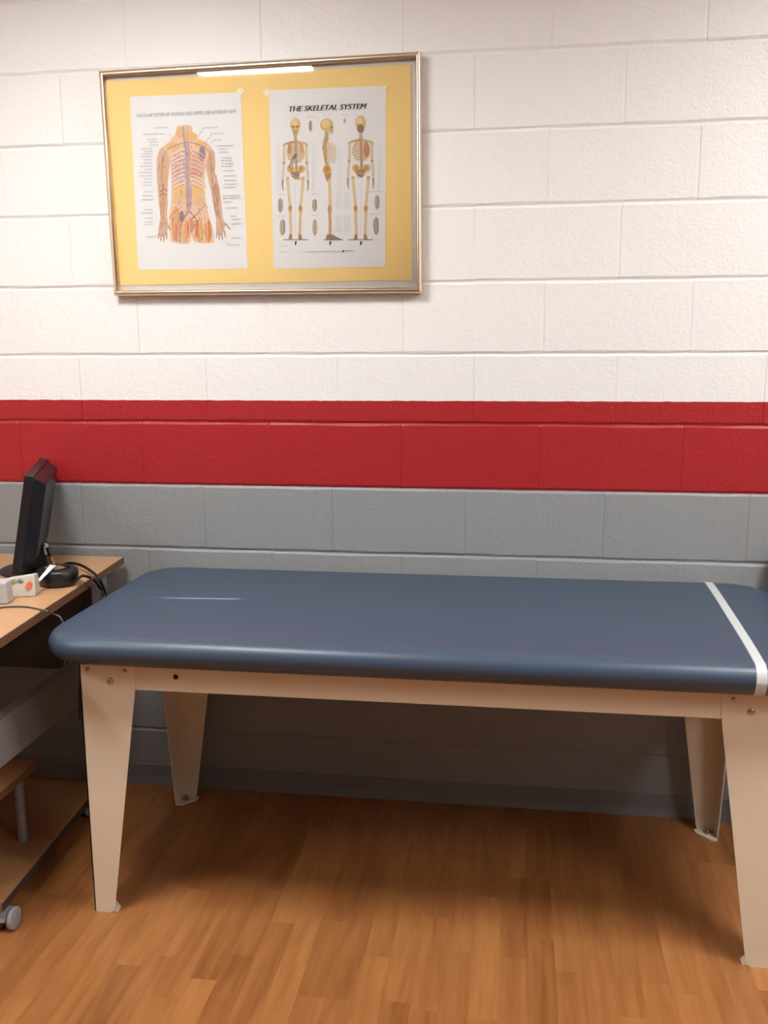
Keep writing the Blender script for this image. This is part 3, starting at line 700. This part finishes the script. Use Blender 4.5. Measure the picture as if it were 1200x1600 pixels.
hs.add([(x, y, z) for x, z, y in n0+n1], [(0, 1, 2, 3), (7, 6, 5, 4), (0, 4, 5, 1), (1, 5, 6, 2), (2, 6, 7, 3), (3, 7, 4, 0)])
mtf(hs).build('rear_housing', M_BLK, mon, bevel=.004)
MB().prism([(-.070, .010), (-.005, .010), (-.012, .05), (-.030, .11), (-.055, .11), (-.060, .07)], 0, -.045, .045).build('stand_neck', M_BLK, mon, bevel=.004)
MB().lathe([(.084, 0), (.088, .002), (.087, .006), (.075, .010), (.04, .012)], (0, -.01, 0), 'z', 32, 1.2, .95).build('stand_base', M_BLK, mon, smooth=True)

# ------------------------------------------------------------------ small things on the desk
c = onz(91, 913, ZD)
gd = empty('desk_gadget', (c.x, c.y, ZD), 'black rounded plastic gadget with tan oval top beside the desk edge', 'gadget', rotz=-.5)
MB().lathe([(.042, 0), (.047, .003), (.052, .012), (.056, .030), (.055, .041), (.052, .046), (.047, .048), (.036, .0485), (.033, .044)], (0, 0, 0), 'z', 28, 1.08, .98).build('body', M_BLK, gd, smooth=True)
MB().lathe([(.032, .0430), (.032, .0460), (.027, .0470)], (-.008, -.002, 0), 'z', 24, 1.1, .86).build('oval_top', M_TAN, gd, smooth=True)
MB().tube([( -.008+.033*math.cos(a)*1.05, -.002+.033*math.sin(a)*.86, .0480) for a in [2*PI*k/24 for k in range(25)]], .0022, 6).build('rim', M_BLK, gd, smooth=True)
# crumpled carton with a red mark
c = onz(40, 931, ZD)
ct = empty('small_carton', (c.x-.012, c.y+.01, ZD), 'small beige carton with red and green print on desk', 'carton', rotz=.28)
b = MB(); b.add([(-.042,-.026,0),(.036,-.028,0),(.040,.024,0),(-.038,.026,0),(-.040,-.020,.050),(.040,-.022,.062),(.036,.022,.054),(-.036,.026,.044)], [(0,3,2,1),(4,5,6,7),(0,1,5,4),(1,2,6,5),(2,3,7,6),(3,0,4,7)])
b.build('body', M_CART, ct, bevel=.003)
def decal(x, z, w_, h_, m, rot, name): box(-w_/2, w_/2, -.0006, 0, -h_/2, h_/2).build(name, m, ct, loc=(x, -.0277+z*.075, z), rot=(-.08, rot, 0))
b = MB().prism([(.007*math.cos(2*PI*k/14), .013*math.sin(2*PI*k/14)) for k in range(14)], 1, -.0008, 0); b.build('red_mark', M_REDP, ct, loc=(.022, -.0268, .031), rot=(-.08, .5, 0))
decal(.000, .044, .011, .0022, M_DKP, -.6, 'barcode_line'); decal(.004, .041, .011, .0022, M_DKP, -.6, 'barcode_line'); decal(-.004, .046, .010, .002, M_DKP, -.6, 'barcode_line')
decal(-.016, .044, .012, .008, M_GRNP, -.5, 'green_mark')
c = onz(3, 946, ZD)
ab = tag(box(-.075, .014, -.012, .03, 0, .060).build('power_adapter', M_GREYP, loc=(c.x-.004, c.y+.018, ZD), rot=(0, 0, .15), bevel=.005), 'pale grey block shaped adapter in front of carton on desk', 'adapter')
# white paper loop lying over the gadget
p0, p1, p2 = onz(60, 908, ZD+.03), onz(74, 893, ZD+.05), onz(83, 883, ZD+.055)
b = MB(); pts = smooth_path([tuple(p0), tuple(p1), tuple(p2)], 5); v = []
for i, p in enumerate(pts):
    h = .004+.006*i/len(pts); v += [(p.x-h, p.y, p.z+.001), (p.x+h, p.y-.002, p.z), (p.x+h, p.y-.002, p.z-.0012), (p.x-h, p.y, p.z-.0002)]
m = len(pts); b.add(v, [(4*i+k, 4*i+(k+1) % 4, 4*i+4+(k+1) % 4, 4*i+4+k) for i in range(m-1) for k in range(4)] + [(0, 1, 2, 3), tuple(4*(m-1)+k for k in (3, 2, 1, 0))])
tag(b.build('paper_tag', M_WHT), 'white curled strip leaning against the black gadget', 'paper strip')
# monitor cable: white plug, black sleeve, brownish lead
def w3(px, py, z): return tuple(onz(px, py, z))
def wy(px, py, y): return tuple(ony(px, py, y))
def wx(px, py, x):
    d = ray(px, py); return tuple(CAM + d*((x-CAM.x)/d.x))
yc = mc.y-.02
vc = empty('video_cable', wy(75, 858, yc), 'short video cable with white and black plug behind monitor', 'cable')
o = Vector(wy(75, 858, yc))
def seg(pts, r, name, m): MB().tube([tuple(Vector(wy(*p, yc))-o) for p in pts], r, 10).build(name, m, vc, smooth=True)
seg([(72, 850), (70.5, 858), (73, 866)], .006, 'white_plug', M_WHT); seg([(74, 855), (77, 863), (80, 869)], .0062, 'black_plug', M_BLK); seg([(79, 868), (82, 876), (85, 884)], .0048, 'lead', M_ORG)
# black cables looping off the desk edge and hanging behind the table
def cable(name, pts, r, label, m=M_BLK):
    return tag(MB().tube(smooth_path(pts, 6), r, 8).build(name, m, smooth=True), label, 'cable')
zc = ZD+.0045
cable('cable', [w3(99, 882, zc+.006), w3(110, 880, zc+.01), w3(126, 883, zc+.012), w3(143, 893, zc+.012), w3(155, 905, zc+.008), wx(163, 922, -.622), wx(168, 945, -.615), (-.615, -.31, .56), (-.618, -.28, .42)], .0042, 'black cable arching over the desk edge from the monitor')
cable('cable', [w3(119, 907, zc+.016), w3(128, 900, zc+.016), w3(137, 901, zc+.012), w3(147, 906, zc+.006), wx(155, 917, -.640), wx(159, 935, -.634), (-.634, -.44, .56), (-.63, -.48, .42)], .0042, 'black cable running from gadget over the desk edge')
cable('cable', [w3(-12, 951, zc-.0015), w3(12, 948, zc-.0015), w3(40, 948, zc-.0015), w3(62, 952, zc-.0015), w3(74, 955, zc+.004), wy(85, 960, -.60), wy(95, 966, -.60), wy(100, 985, -.60), wy(102, 1040, -.60)], .0024, 'thin grey cable lying across the front of desk', M_DGREY)

# ------------------------------------------------------------------ dark chair beyond the strapped end of the table
ch = empty('side_chair', (1.482, -.30, 0), 'black chair against the block wall beyond the strapped table end', 'chair')
def C(b, name, m, **kw): return b.build(name, m, ch, loc=(-1.47, .30, 0), **kw)
bk = [(1.252, .56), (1.690, .56), (1.690, .80), (1.680, .85), (1.655, .885), (1.61, .90), (1.33, .90), (1.288, .885), (1.262, .85), (1.252, .80)]
C(MB().prism(bk, 1, -.060, -.030), 'backrest', M_CHAIR, bevel=.008)
C(box(1.275, 1.665, -.50, -.085, .43, .48), 'seat', M_CHAIR, bevel=.015)
for x in (1.295, 1.645):
    C(MB().tube([(x, -.47, 0), (x, -.46, .43)], .011, 10), 'leg', M_BLK, smooth=True)
    C(MB().tube([(x, -.07, 0), (x, -.085, .43), (x, -.07, .50), (x, -.062, .60)], .011, 10), 'leg', M_BLK, smooth=True)
